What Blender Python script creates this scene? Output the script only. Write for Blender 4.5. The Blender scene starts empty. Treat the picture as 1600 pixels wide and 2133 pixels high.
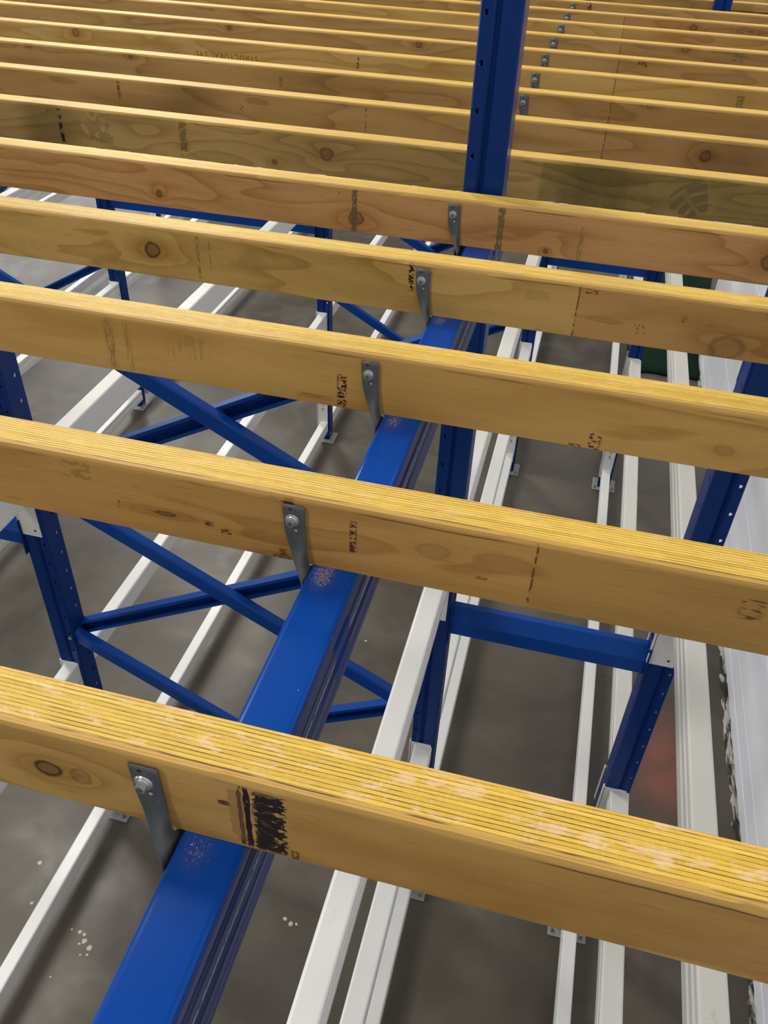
import bpy, bmesh, math, random
from mathutils import Vector, Matrix

random.seed(7)
scene = bpy.context.scene
COL = scene.collection

# ------------------------------------------------------------------ camera
CAM_H = 3.08
cam_d = bpy.data.cameras.new('camera')
cam = bpy.data.objects.new('camera', cam_d)
COL.objects.link(cam)
RX = (0.96870, 0.24544, 0.03720)
RY = (-0.18130, 0.59712, 0.78140)
RZ = (0.16957, -0.76368, 0.62293)
cam.matrix_world = Matrix(((RX[0], RY[0], RZ[0], 0), (RX[1], RY[1], RZ[1], 0),
                           (RX[2], RY[2], RZ[2], CAM_H), (0, 0, 0, 1)))
cam_d.sensor_fit = 'VERTICAL'
cam_d.sensor_height = 36.0
cam_d.sensor_width = 27.0
cam_d.lens = 1758.34 / 2133 * 36.0
cam_d.clip_start = 0.02
scene.camera = cam

# ------------------------------------------------------------------ light
scene.view_settings.view_transform = 'Standard'
scene.view_settings.look = 'None'
scene.view_settings.gamma = 1.0
scene.view_settings.exposure = -0.08

world = bpy.data.worlds.new('hall_ambient')
scene.world = world
world.use_nodes = True
bg = world.node_tree.nodes['Background']
bg.inputs[0].default_value = (0.95, 0.97, 1.0, 1)
bg.inputs[1].default_value = 0.11


def area(name, loc, target, sx, sy, power, col=(1, 0.97, 0.92)):
    d = bpy.data.lights.new(name, 'AREA')
    d.shape = 'RECTANGLE'
    d.size = sx
    d.size_y = sy
    d.energy = power
    d.color = col
    o = bpy.data.objects.new(name, d)
    COL.objects.link(o)
    o.location = loc
    v = Vector(target) - Vector(loc)
    o.rotation_euler = v.to_track_quat('-Z', 'Y').to_euler()
    return o


area('high_bay_light', (-4.6, -2.8, 8.2), (-0.4, 1.4, 1.6), 1.0, 2.4, 290, (1, 0.985, 0.93))
area('high_bay_light', (-4.8, 4.2, 8.2), (-0.6, 2.6, 0.6), 1.0, 3.6, 440, (1, 0.985, 0.93))
area('high_bay_light', (-5.8, 10.5, 8.2), (-1.6, 5.0, 0.6), 1.5, 5.5, 640, (1, 0.985, 0.93))
area('high_bay_light', (0.1, -3.6, 8.2), (0.2, 1.8, 0.6), 1.2, 4.0, 30, (1, 0.985, 0.93))
area('high_bay_light', (0.1, 11.5, 8.2), (0.2, 5.0, 0.6), 1.2, 5.0, 70, (1, 0.985, 0.93))
area('added_side_fill', (-9.0, 2.0, 2.6), (1.0, 2.2, 1.2), 5.0, 3.0, 400, (0.93, 0.96, 1.0))  # added unseen fill, brightens the white wall and left-facing sides under the deck
area('added_side_fill', (-10.5, 14.5, 3.2), (-3.0, 5.0, 0.0), 6.0, 4.0, 260, (0.93, 0.96, 1.0))  # added unseen light, gives the far left floor its bright sheen

# ------------------------------------------------------------------ node helpers


class NT:
    def __init__(self, name):
        self.m = bpy.data.materials.new(name)
        self.m.use_nodes = True
        self.t = self.m.node_tree
        self.n = self.t.nodes
        self.b = self.n['Principled BSDF']

    def link(self, a, b):
        self.t.links.new(a, b)

    def val(self, sock, v):
        if hasattr(v, 'is_output') or isinstance(v, bpy.types.NodeSocket):
            self.link(v, sock)
        else:
            sock.default_value = v

    def math(self, op, a, b=0.0, clamp=False):
        k = self.n.new('ShaderNodeMath')
        k.operation = op
        k.use_clamp = clamp
        self.val(k.inputs[0], a)
        self.val(k.inputs[1], b)
        return k.outputs[0]

    def coord(self, kind='Object'):
        return self.n.new('ShaderNodeTexCoord').outputs[kind]

    def sep(self, v):
        k = self.n.new('ShaderNodeSeparateXYZ')
        self.link(v, k.inputs[0])
        return k.outputs

    def comb(self, x, y, z):
        k = self.n.new('ShaderNodeCombineXYZ')
        for i, q in enumerate((x, y, z)):
            self.val(k.inputs[i], q)
        return k.outputs[0]

    def noise(self, vec, scale=1.0, detail=3.0, rough=0.5, dist=0.0):
        k = self.n.new('ShaderNodeTexNoise')
        self.link(vec, k.inputs['Vector'])
        k.inputs['Scale'].default_value = scale
        k.inputs['Detail'].default_value = detail
        k.inputs['Roughness'].default_value = rough
        k.inputs['Distortion'].default_value = dist
        return k.outputs[0]

    def rng(self, v, a, b, c=0.0, d=1.0, smooth=True):
        k = self.n.new('ShaderNodeMapRange')
        if smooth:
            k.interpolation_type = 'SMOOTHSTEP'
        self.val(k.inputs[0], v)
        for i, q in enumerate((a, b, c, d)):
            self.val(k.inputs[i + 1], q)
        return k.outputs[0]

    def mix(self, f, a, b, mode='MIX'):
        k = self.n.new('ShaderNodeMix')
        k.data_type = 'RGBA'
        k.blend_type = mode
        self.val(k.inputs[0], f)
        self.val(k.inputs[6], a if not isinstance(a, tuple) else (*a, 1))
        self.val(k.inputs[7], b if not isinstance(b, tuple) else (*b, 1))
        return k.outputs[2]

    def bump(self, h, strength=0.2, dist=0.001):
        k = self.n.new('ShaderNodeBump')
        k.inputs['Strength'].default_value = strength
        k.inputs['Distance'].default_value = dist
        self.link(h, k.inputs['Height'])
        self.link(k.outputs[0], self.b.inputs['Normal'])

    def base(self, c, rough=0.5, metal=0.0, spec=0.5):
        self.val(self.b.inputs['Base Color'], (*c, 1) if isinstance(c, tuple) else c)
        self.val(self.b.inputs['Roughness'], rough)
        self.b.inputs['Metallic'].default_value = metal
        self.b.inputs['Specular IOR Level'].default_value = spec


# ------------------------------------------------------------------ materials
def floor_material():
    t = NT('polished_concrete')
    co = t.coord()
    x, y, z = t.sep(co)
    n1 = t.noise(co, 0.9, 6, 0.6, 0.4)
    n2 = t.noise(co, 4.0, 6, 0.65, 0.3)
    streak = t.noise(t.comb(t.math('MULTIPLY', x, 1.2), t.math('MULTIPLY', y, 3.2), 0.0), 1.3, 5, 0.6, 0.6)
    c = t.mix(t.rng(n1, 0.32, 0.68), (0.066, 0.056, 0.043), (0.108, 0.092, 0.072))
    c = t.mix(t.math('MULTIPLY', t.rng(n2, 0.45, 0.75), 0.45), c, (0.135, 0.118, 0.096))
    c = t.mix(t.math('MULTIPLY', t.rng(streak, 0.55, 0.75), 0.5), c, (0.045, 0.040, 0.035))
    # red glow reflected on the floor beside the wall, painted into its colour
    dx = t.math('DIVIDE', t.math('SUBTRACT', x, 0.755), 0.22)
    dy = t.math('DIVIDE', t.math('SUBTRACT', y, 2.44), 0.40)
    d = t.math('SQRT', t.math('ADD', t.math('MULTIPLY', dx, dx), t.math('MULTIPLY', dy, dy)))
    red = t.math('MULTIPLY', t.rng(d, 1.0, 0.0), t.rng(n2, 0.25, 0.6, 0.4, 1.0))
    c = t.mix(t.math('MULTIPLY', red, 0.6), c, (0.36, 0.10, 0.06))
    # pale specks
    v = t.n.new('ShaderNodeTexVoronoi')
    v.inputs['Scale'].default_value = 9.0
    t.link(co, v.inputs['Vector'])
    sp = t.rng(v.outputs['Distance'], 0.035, 0.02)
    gate = t.rng(t.noise(co, 2.0, 2, 0.5), 0.60, 0.66)
    c = t.mix(t.math('MULTIPLY', sp, gate), c, (0.45, 0.42, 0.37))
    t.base(c, t.rng(n2, 0.3, 0.7, 0.30, 0.46), 0, 0.28)
    t.bump(n2, 0.05, 0.002)
    return t.m


def paint(name, col, rough=0.3, dirt=0.0, spec=0.5, dcol=(0.3, 0.28, 0.24), scale=14.0):
    t = NT(name)
    co = t.coord()
    x, y, z = t.sep(co)
    n = t.noise(co, scale, 6, 0.7, 0.8)
    n2 = t.noise(co, 2.2, 3, 0.5)
    m = t.math('MULTIPLY', t.rng(n, 0.60, 0.70), t.rng(n2, 0.45, 0.62))
    c = t.mix(t.math('MULTIPLY', m, dirt), col, dcol)
    t.base(c, t.rng(n2, 0.3, 0.7, rough * 0.85, rough * 1.2), 0, spec)
    return t.m


MAT = {}
MAT['floor'] = floor_material()
MAT['white'] = paint('white_enamel', (0.66, 0.66, 0.64), 0.35, 0.35)
MAT['white_dirty'] = paint('scuffed_white_enamel', (0.62, 0.61, 0.57), 0.42, 0.7, dcol=(0.32, 0.30, 0.27))
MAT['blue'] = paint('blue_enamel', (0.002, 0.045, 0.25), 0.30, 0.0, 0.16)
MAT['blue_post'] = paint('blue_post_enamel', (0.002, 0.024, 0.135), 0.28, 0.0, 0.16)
MAT['galv'] = paint('galvanised_steel', (0.080, 0.088, 0.092), 0.5, 0.25, dcol=(0.2, 0.21, 0.22), scale=60)
MAT['galv'].node_tree.nodes['Principled BSDF'].inputs['Metallic'].default_value = 0.25
MAT['zinc'] = paint('zinc_plate', (0.42, 0.43, 0.44), 0.35, 0.3)
MAT['zinc'].node_tree.nodes['Principled BSDF'].inputs['Metallic'].default_value = 0.7
MAT['plate'] = paint('footplate_paint', (0.30, 0.30, 0.31), 0.5, 0.8)
MAT['dark'] = paint('dark_slot', (0.015, 0.015, 0.02), 0.6, 0)
MAT['brass'] = paint('zinc_yellow', (0.40, 0.34, 0.20), 0.4, 0)
MAT['brass'].node_tree.nodes['Principled BSDF'].inputs['Metallic'].default_value = 0.8
MAT['chip'] = paint('dried_drop', (0.50, 0.47, 0.41), 0.8, 0)
MAT['dust'] = paint('sawdust', (0.48, 0.33, 0.17), 0.9, 0)
MAT['ink'] = paint('stamp_ink', (0.13, 0.075, 0.03), 0.8, 0)
MAT['print'] = paint('muddy_print', (0.155, 0.108, 0.036), 0.75, 0.8, 0.2, (0.21, 0.145, 0.048), 60.0)
MAT['hall'] = paint('hall_wall_paint', (0.38, 0.38, 0.37), 0.7, 0.0)
MAT['green'] = paint('green_sheeting', (0.003, 0.018, 0.010), 0.7, 0.2, 0.08, (0.01, 0.03, 0.02))


def beam_blue():
    """glossy blue, worn navy sides with scuffed lines, dust by the joists"""
    t = NT('blue_beam_enamel')
    co = t.coord()
    x, y, z = t.sep(co)
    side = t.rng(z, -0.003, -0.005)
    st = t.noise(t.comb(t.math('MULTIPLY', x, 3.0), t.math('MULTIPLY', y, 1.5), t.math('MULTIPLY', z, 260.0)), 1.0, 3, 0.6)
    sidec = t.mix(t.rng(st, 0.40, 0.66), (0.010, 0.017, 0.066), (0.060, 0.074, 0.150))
    # thin scraped weld line
    ln = t.math('ABSOLUTE', t.math('ADD', z, 0.047))
    br = t.rng(t.noise(t.comb(0.0, t.math('MULTIPLY', y, 90.0), t.math('MULTIPLY', z, 300.0)), 1.0, 3, 0.7), 0.40, 0.54)
    sidec = t.mix(t.math('MULTIPLY', t.rng(ln, 0.0013, 0.0005), br), sidec, (0.42, 0.43, 0.45))
    # bright blue reflection on the side face, painted in as a patch
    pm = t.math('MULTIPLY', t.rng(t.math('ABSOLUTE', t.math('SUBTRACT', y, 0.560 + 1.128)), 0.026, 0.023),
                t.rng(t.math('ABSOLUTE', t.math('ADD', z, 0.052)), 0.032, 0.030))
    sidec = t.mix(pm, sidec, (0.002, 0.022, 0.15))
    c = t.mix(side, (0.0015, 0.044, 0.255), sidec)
    # sawdust collects in front of each timber
    grain = t.rng(t.noise(co, 700.0, 3, 0.7), 0.50, 0.62)
    tot = None
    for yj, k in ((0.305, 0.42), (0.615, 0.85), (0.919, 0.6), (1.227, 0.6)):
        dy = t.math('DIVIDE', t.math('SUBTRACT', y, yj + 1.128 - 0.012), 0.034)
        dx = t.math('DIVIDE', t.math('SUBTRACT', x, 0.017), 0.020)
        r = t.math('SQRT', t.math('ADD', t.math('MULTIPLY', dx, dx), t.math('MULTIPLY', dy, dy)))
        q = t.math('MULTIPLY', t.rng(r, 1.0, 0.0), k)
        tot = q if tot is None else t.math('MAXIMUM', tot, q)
    nn = t.noise(co, 300.0, 3, 0.6)
    m = t.math('MULTIPLY', t.rng(t.math('ADD', t.math('MULTIPLY', tot, 0.55), t.math('MULTIPLY', nn, 0.95)), 0.66, 0.86), grain)
    up = t.math('SUBTRACT', 1.0, side)
    m = t.math('MULTIPLY', m, up)
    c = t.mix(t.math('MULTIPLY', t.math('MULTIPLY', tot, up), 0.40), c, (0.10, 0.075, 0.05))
    c = t.mix(m, c, (0.55, 0.40, 0.22))
    # faint specks all along
    sp = t.math('MULTIPLY', t.rng(t.noise(co, 160.0, 1, 0.4), 0.80, 0.84), 0.8)
    c = t.mix(sp, c, (0.45, 0.48, 0.55))
    t.base(c, t.math('ADD', 0.22, t.math('MULTIPLY', t.math('MAXIMUM', side, m), 0.3)), 0, 0.14)
    return t.m


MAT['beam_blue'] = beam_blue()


def wood(name, light, dark, seed, rings=9.0, knots=(), inks=(), seam=None, blot=0.0, cracks=0.0, pink=0.0, tone=None):
    """laminated veneer lumber: ply lines on the edge, rotary veneer figure on the broad faces.
    object space: x along the timber, y through its thickness, z = 0 at the top edge"""
    t = NT(name)
    co = t.coord()
    x, y, z = t.sep(co)
    geo = t.n.new('ShaderNodeNewGeometry')
    nrm = t.sep(geo.outputs['Normal'])
    top = t.rng(t.math('ABSOLUTE', nrm[2]), 0.45, 0.60)
    s = seed * 7.31
    # ---- face figure
    base = t.noise(t.comb(t.math('ADD', t.math('MULTIPLY', x, 1.6), s), s, t.math('MULTIPLY', z, 9.0)), 1.0, 2.5, 0.45, 0.25)
    f = t.math('MULTIPLY', base, rings)
    dk = None
    warm = None
    for (kx, kz, rx, rz, strength) in knots:
        ex = t.math('DIVIDE', t.math('SUBTRACT', x, kx), rx)
        ez = t.math('DIVIDE', t.math('SUBTRACT', z, kz), rz)
        wob = t.math('MULTIPLY', t.math('SUBTRACT', t.noise(co, 0.55 / max(rx, rz), 4, 0.6), 0.5), 1.1)
        d = t.math('ADD', t.math('SQRT', t.math('ADD', t.math('MULTIPLY', ex, ex), t.math('MULTIPLY', ez, ez))), wob)
        # figure flows round the knot
        ex2 = t.math('MULTIPLY', ex, 0.55)
        d2 = t.math('ADD', t.math('MULTIPLY', ex2, ex2), t.math('MULTIPLY', ez, ez))
        f = t.math('ADD', f, t.math('DIVIDE', 2.4 * strength, t.math('ADD', 1.0, t.math('MULTIPLY', d2, 0.35))))
        ring = t.rng(t.math('ABSOLUTE', t.math('SUBTRACT', d, 1.0)), 0.42, 0.0)
        core = t.rng(d, 1.15, 0.75)
        halo = t.rng(t.math('ADD', t.math('SQRT', d2), wob), 3.0, 0.7)
        a = t.math('MAXIMUM', t.math('MULTIPLY', ring, 0.95 * strength), t.math('MULTIPLY', core, 0.50 * strength))
        dk = a if dk is None else t.math('MAXIMUM', dk, a)
        h = t.math('MULTIPLY', halo, 0.55 * strength)
        warm = h if warm is None else t.math('MAXIMUM', warm, h)
    fr = t.math('FRACT', f)
    line = t.math('POWER', fr, 3.0)
    line = t.math('MULTIPLY', line, t.rng(fr, 1.0, 0.93))
    fine = t.noise(t.comb(t.math('ADD', t.math('MULTIPLY', x, 7.0), s), 0.0, t.math('MULTIPLY', z, 330.0)), 1.0, 3, 0.6)
    broad = t.noise(t.comb(t.math('ADD', t.math('MULTIPLY', x, 2.4), s * 2), 0.0, t.math('MULTIPLY', z, 16.0)), 1.0, 3, 0.55)
    mixf = t.math('ADD', t.math('MULTIPLY', line, 0.80), t.math('MULTIPLY', t.math('SUBTRACT', fine, 0.5), 0.5))
    mixf = t.math('ADD', mixf, t.math('MULTIPLY', t.rng(broad, 0.38, 0.72), 0.55), clamp=True)
    face = t.mix(mixf, light, dark)
    fleck = t.noise(t.comb(t.math('ADD', t.math('MULTIPLY', x, 26.0), s), s, t.math('MULTIPLY', z, 620.0)), 1.0, 3, 0.6)
    face = t.mix(t.math('MULTIPLY', t.rng(fleck, 0.60, 0.74), 0.50), face, tuple(c * 0.55 for c in dark))
    silk = t.noise(t.comb(t.math('MULTIPLY', x, 60.0), s, t.math('MULTIPLY', z, 900.0)), 1.0, 2, 0.5)
    face = t.mix(t.math('MULTIPLY', t.rng(silk, 0.52, 0.75), 0.16), face, tuple(min(1, c * 1.35) for c in light))
    if blot:
        bl = t.rng(t.noise(t.comb(t.math('ADD', t.math('MULTIPLY', x, 9.0), s), 0.0, t.math('MULTIPLY', z, 14.0)), 1.0, 4, 0.6, 0.5), 0.56, 0.72)
        face = t.mix(t.math('MULTIPLY', bl, blot), face, tuple(c * 0.55 for c in dark))
    if warm is not None:
        face = t.mix(warm, face, tuple(c * k for c, k in zip(dark, (0.80, 0.62, 0.50))))
    if dk is not None:
        face = t.mix(dk, face, (0.045, 0.018, 0.008))
    if seam is not None:
        sx, kr = seam
        wz = t.math('MULTIPLY', t.math('SUBTRACT', t.noise(t.comb(0.0, s, t.math('MULTIPLY', z, 60.0)), 1.0, 4, 0.7), 0.5), 0.006)
        dxs = t.math('SUBTRACT', x, t.math('ADD', wz, sx))
        right = t.math('GREATER_THAN', dxs, 0.0)
        face = t.mix(right, face, t.mix(1.0, face, kr, 'MULTIPLY'))
        ln = t.math('MULTIPLY', t.rng(t.math('ABSOLUTE', dxs), 0.0016, 0.0005),
                    t.rng(t.noise(t.comb(0.0, s, t.math('MULTIPLY', z, 140.0)), 1.0, 2, 0.5), 0.35, 0.5))
        face = t.mix(t.math('MULTIPLY', ln, 0.85), face, (0.05, 0.02, 0.008))
    if tone is not None:
        tx0, tx1, tc = tone
        tm = t.math('MULTIPLY', t.rng(x, tx0, tx0 + 0.006), t.rng(x, tx1, tx1 - 0.02))
        tn = t.rng(t.noise(co, 30.0, 4, 0.6), 0.3, 0.6, 0.6, 1.0)
        face = t.mix(t.math('MULTIPLY', tm, tn), face, t.mix(1.0, face, tc, 'MULTIPLY'))
    for i, (x0, x1, z0, z1, thr, sxk, szk, colr, amt) in enumerate(inks):
        cx, hx, cz, hz = (x0 + x1) / 2, abs(x1 - x0) / 2, (z0 + z1) / 2, abs(z1 - z0) / 2
        nn = t.noise(t.comb(t.math('ADD', t.math('MULTIPLY', x, sxk), s + i * 3.7), 0.0, t.math('MULTIPLY', z, szk)), 1.0, 3, 0.55)
        bxm = t.rng(t.math('ADD', t.math('ABSOLUTE', t.math('SUBTRACT', x, cx)), t.math('MULTIPLY', t.math('SUBTRACT', nn, 0.5), hx * 2.0)), hx, hx * 0.85)
        bzm = t.rng(t.math('ABSOLUTE', t.math('SUBTRACT', z, cz)), hz, hz * 0.85)
        mk = t.math('MULTIPLY', t.math('MULTIPLY', bxm, bzm), t.rng(nn, thr, thr + 0.06))
        face = t.mix(t.math('MULTIPLY', mk, amt), face, colr)
    if cracks:
        wav = t.math('MULTIPLY', t.noise(t.comb(t.math('ADD', t.math('MULTIPLY', x, 3.0), s), 0.0, 0.0), 1.0, 4, 0.6), 0.012)
        dz = t.math('ABSOLUTE', t.math('ADD', z, t.math('ADD', 0.0005, wav)))
        gate = t.rng(t.noise(t.comb(t.math('ADD', t.math('MULTIPLY', x, 5.0), s * 3), 0.0, 0.0), 1.0, 2, 0.5), 0.50, 0.58)
        face = t.mix(t.math('MULTIPLY', t.math('MULTIPLY', t.rng(dz, 0.0015, 0.0004), gate), cracks), face, (0.05, 0.022, 0.008))
        above = t.math('MULTIPLY', t.rng(t.math('ADD', z, t.math('ADD', 0.0005, wav)), 0.0, 0.0006), 0.55)
        face = t.mix(above, face, (0.50, 0.30, 0.085))
    # ---- edge: plies and glue lines
    T = 0.0463
    NP = 13.0
    wob = t.math('MULTIPLY', t.math('SUBTRACT', t.noise(t.comb(t.math('ADD', t.math('MULTIPLY', x, 6.0), s), t.math('MULTIPLY', y, 70.0), 0.0), 1.0, 3, 0.6), 0.5), 0.0022)
    py = t.math('MULTIPLY', t.math('ADD', y, wob), NP / T)
    pf = t.math('FRACT', py)
    pi = t.math('FLOOR', py)
    wn = t.n.new('ShaderNodeTexWhiteNoise')
    t.link(t.comb(pi, s, 0.0), wn.inputs['Vector'])
    ply = t.mix(wn.outputs['Value'], (0.54, 0.335, 0.034), (0.68, 0.450, 0.070))
    ef = t.noise(t.comb(t.math('ADD', t.math('MULTIPLY', x, 26.0), s), t.math('MULTIPLY', y, 700.0), 0.0), 1.0, 3, 0.55)
    ply = t.mix(t.rng(ef, 0.30, 0.62), t.mix(0.40, ply, (0.36, 0.19, 0.035)), ply)
    hatch = t.noise(t.comb(t.math('MULTIPLY', x, 420.0), t.math('MULTIPLY', y, 160.0), 0.0), 1.0, 2, 0.5)
    ply = t.mix(t.math('MULTIPLY', t.rng(hatch, 0.45, 0.75), 0.12), ply, (0.80, 0.58, 0.24))
    gl = t.rng(t.math('ABSOLUTE', t.math('SUBTRACT', pf, 0.5)), 0.36, 0.455)
    gn = t.rng(t.noise(t.comb(t.math('ADD', t.math('MULTIPLY', x, 16.0), s), t.math('MULTIPLY', pi, 3.1), 0.0), 1.0, 5, 0.7), 0.40, 0.56, 0.25, 1.0)
    ply = t.mix(t.math('MULTIPLY', t.math('MULTIPLY', gl, gn), 0.97), ply, (0.055, 0.024, 0.007))
    lip = t.rng(t.math('ADD', y, t.math('MULTIPLY', wob, 1.5)), 0.0078, 0.0062)
    ply = t.mix(t.math('MULTIPLY', lip, 0.75), ply, (0.40, 0.225, 0.062))
    yw = t.math('ADD', 0.0040, t.math('MULTIPLY', t.noise(t.comb(t.math('ADD', t.math('MULTIPLY', x, 4.0), s * 5), 0.0, 0.0), 1.0, 4, 0.6), 0.0045))
    yg = t.rng(t.noise(t.comb(t.math('ADD', t.math('MULTIPLY', x, 7.0), s * 2), 0.0, 0.0), 1.0, 3, 0.6), 0.46, 0.54)
    ply = t.mix(t.math('MULTIPLY', t.math('MULTIPLY', t.rng(t.math('ABSOLUTE', t.math('SUBTRACT', y, yw)), 0.0009, 0.0002), yg), cracks), ply, (0.045, 0.018, 0.006))
    if pink:
        pk = t.noise(t.comb(t.math('ADD', t.math('MULTIPLY', x, 26.0), s), t.math('MULTIPLY', y, 70.0), 0.0), 1.0, 5, 0.66, 0.3)
        pk = t.math('MULTIPLY', t.rng(pk, 0.53, 0.63), t.rng(y, 0.006, 0.010))
        ply = t.mix(t.math('MULTIPLY', pk, pink), ply, t.mix(0.62, ply, (0.66, 0.46, 0.32)))
    col = t.mix(top, face, ply)
    t.base(col, 0.55, 0, 0.25)
    t.bump(t.math('ADD', t.math('MULTIPLY', fine, 0.5), t.math('MULTIPLY', gl, -1.0)), 0.25, 0.0008)
    return t.m


# ------------------------------------------------------------------ mesh helpers
def finish(name, bm, mats, parent=None, loc=None, smooth=False, bevel=0.0, segs=2):
    me = bpy.data.meshes.new(name)
    bm.normal_update()
    bm.to_mesh(me)
    bm.free()
    if not isinstance(mats, (list, tuple)):
        mats = [mats]
    for m in mats:
        me.materials.append(m)
    if smooth:
        for p in me.polygons:
            p.use_smooth = True
    o = bpy.data.objects.new(name, me)
    COL.objects.link(o)
    if loc is not None:
        o.location = loc
    if parent is not None:
        o.parent = parent
    if bevel:
        md = o.modifiers.new('edge_rounding', 'BEVEL')
        md.width = bevel
        md.segments = segs
        md.limit_method = 'ANGLE'
        md.angle_limit = math.radians(35)
    return o


def box(bm, x0, x1, y0, y1, z0, z1, mi=0):
    vs = [bm.verts.new(p) for p in ((x0, y0, z0), (x1, y0, z0), (x1, y1, z0), (x0, y1, z0),
                                    (x0, y0, z1), (x1, y0, z1), (x1, y1, z1), (x0, y1, z1))]
    for f in ((3, 2, 1, 0), (4, 5, 6, 7), (0, 1, 5, 4), (1, 2, 6, 5), (2, 3, 7, 6), (3, 0, 4, 7)):
        bm.faces.new([vs[i] for i in f]).material_index = mi
    return vs


def extrude_profile(bm, prof, a, b, axis='Y', closed=True, mi=0, caps=True):
    """prof: list of (p, q); swept along axis from a to b.  axis Y -> (x,z); Z -> (x,y); X -> (y,z)"""
    def P(pq, t):
        p, q = pq
        return {'Y': (p, t, q), 'Z': (p, q, t), 'X': (t, p, q)}[axis]
    A = [bm.verts.new(P(q, a)) for q in prof]
    B = [bm.verts.new(P(q, b)) for q in prof]
    n = len(prof)
    for i in range(n if closed else n - 1):
        j = (i + 1) % n
        bm.faces.new((A[i], A[j], B[j], B[i])).material_index = mi
    if closed and caps:
        bm.faces.new(list(reversed(A))).material_index = mi
        bm.faces.new(B).material_index = mi
    return A, B


def disc_prism(bm, c, u, v, w, r, h, n=6, mi=0, r2=None, rot=0.0):
    """prism/cone along w from centre c"""
    c, u, v, w = map(Vector, (c, u, v, w))
    r2 = r if r2 is None else r2
    A = [bm.verts.new(c + u * r * math.cos(rot + 2 * math.pi * i / n) + v * r * math.sin(rot + 2 * math.pi * i / n)) for i in range(n)]
    B = [bm.verts.new(c + w * h + u * r2 * math.cos(rot + 2 * math.pi * i / n) + v * r2 * math.sin(rot + 2 * math.pi * i / n)) for i in range(n)]
    for i in range(n):
        j = (i + 1) % n
        bm.faces.new((A[i], A[j], B[j], B[i])).material_index = mi
    bm.faces.new(B).material_index = mi
    bm.faces.new(list(reversed(A))).material_index = mi


def empty(name, loc, label=None, cat=None, group=None):
    o = bpy.data.objects.new(name, None)
    o.empty_display_size = 0.05
    COL.objects.link(o)
    o.location = loc
    tag(o, label, cat, group)
    return o


def tag(o, label=None, cat=None, group=None, kind=None):
    if label:
        o['label'] = label
    if cat:
        o['category'] = cat
    if group:
        o['group'] = group
    if kind:
        o['kind'] = kind
    return o


# ------------------------------------------------------------------ setting
bm = bmesh.new()
box(bm, -14, 9, -7, 18, -0.2, 0.0)
rs = random.Random(3)
for (px, py, pr) in ((-1.319, 1.137, .009), (-1.287, 1.137, .014), (-1.268, 1.133, .013), (-1.256, 1.112, .019), (-1.268, 1.099, .011),
                     (-1.227, 1.095, .020), (-1.246, 1.066, .009), (-1.223, 1.072, .011), (-1.565, 1.329, .018), (-1.508, 1.184, .013),
                     (-1.305, .974, .007), (-.60, 1.372, .016), (-.575, 1.360, .018), (-.555, 1.364, .012), (-.675, 2.766, .014)):
    n = 9
    pr *= 0.5
    c = bm.verts.new((px, py, 0.0012))
    ring = [bm.verts.new((px + pr * rs.uniform(.7, 1.15) * math.cos(2 * math.pi * i / n), py + pr * rs.uniform(.7, 1.15) * math.sin(2 * math.pi * i / n), 0.0004)) for i in range(n)]
    for i in range(n):
        bm.faces.new((c, ring[i], ring[(i + 1) % n])).material_index = 1
tag(finish('floor', bm, [MAT['floor'], MAT['chip']]), 'grey mottled concrete warehouse floor', None, None, 'structure')


def wall_mat():
    t = NT('white_panel_wall')
    co = t.coord()
    n = t.noise(t.comb(t.sep(co)[0], t.math('MULTIPLY', t.sep(co)[1], 1.0), t.math('MULTIPLY', t.sep(co)[2], 4.0)), 1.2, 4, 0.6, 0.4)
    sc = t.rng(t.noise(co, 14.0, 4, 0.6, 0.8), 0.70, 0.74)
    c = t.mix(t.rng(n, 0.35, 0.7), (0.92, 0.92, 0.95), (0.82, 0.82, 0.88))
    c = t.mix(t.math('MULTIPLY', sc, 0.25), c, (0.5, 0.5, 0.55))
    t.base(c, 0.38, 0, 0.4)
    return t.m


bm = bmesh.new()
# panel wall: shallow horizontal ribs, its foot steps back beyond y = 6.3
path = [(1.045, -7.0), (1.045, 6.35), (1.12, 7.0), (1.33, 8.0), (1.36, 18.0)]
zs = [(0.0, 0.0), (0.085, 0.0), (0.090, 0.0015), (0.095, 0.0), (0.19, 0.0), (0.195, 0.0015), (0.20, 0.0), (0.50, 0.0), (0.505, 0.0015), (0.51, 0.0),
      (0.80, 0.0), (0.805, 0.0015), (0.81, 0.0), (1.10, 0.0), (1.105, 0.0015), (1.11, 0.0), (2.15, 0.0), (8.6, 0.0), (8.6, 0.12)]
rows = [[bm.verts.new((x + dx, y, z)) for (z, dx) in zs] for (x, y) in path]
for a, b in zip(rows[:-1], rows[1:]):
    for i in range(len(zs) - 1):
        bm.faces.new((a[i], a[i + 1], b[i + 1], b[i]))
outer = [[bm.verts.new((x + 0.12, y, z)) for z in (0.0, 8.6)] for (x, y) in path]
for a, b in zip(outer[:-1], outer[1:]):
    bm.faces.new((a[0], b[0], b[1], a[1]))
tag(finish('wall_right', bm, wall_mat()), 'white insulated panel wall', None, None, 'structure')


def seal_mat():
    t = NT('dirty_sealant')
    co = t.coord()
    n = t.noise(t.comb(t.math('MULTIPLY', t.sep(co)[0], 40.0), t.math('MULTIPLY', t.sep(co)[1], 7.0), 0.0), 1.0, 5, 0.65, 0.6)
    c = t.mix(t.rng(n, 0.47, 0.58), (0.035, 0.030, 0.024), (0.50, 0.47, 0.42))
    t.base(c, 0.85)
    t.bump(n, 0.8, 0.01)
    return t.m


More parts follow.
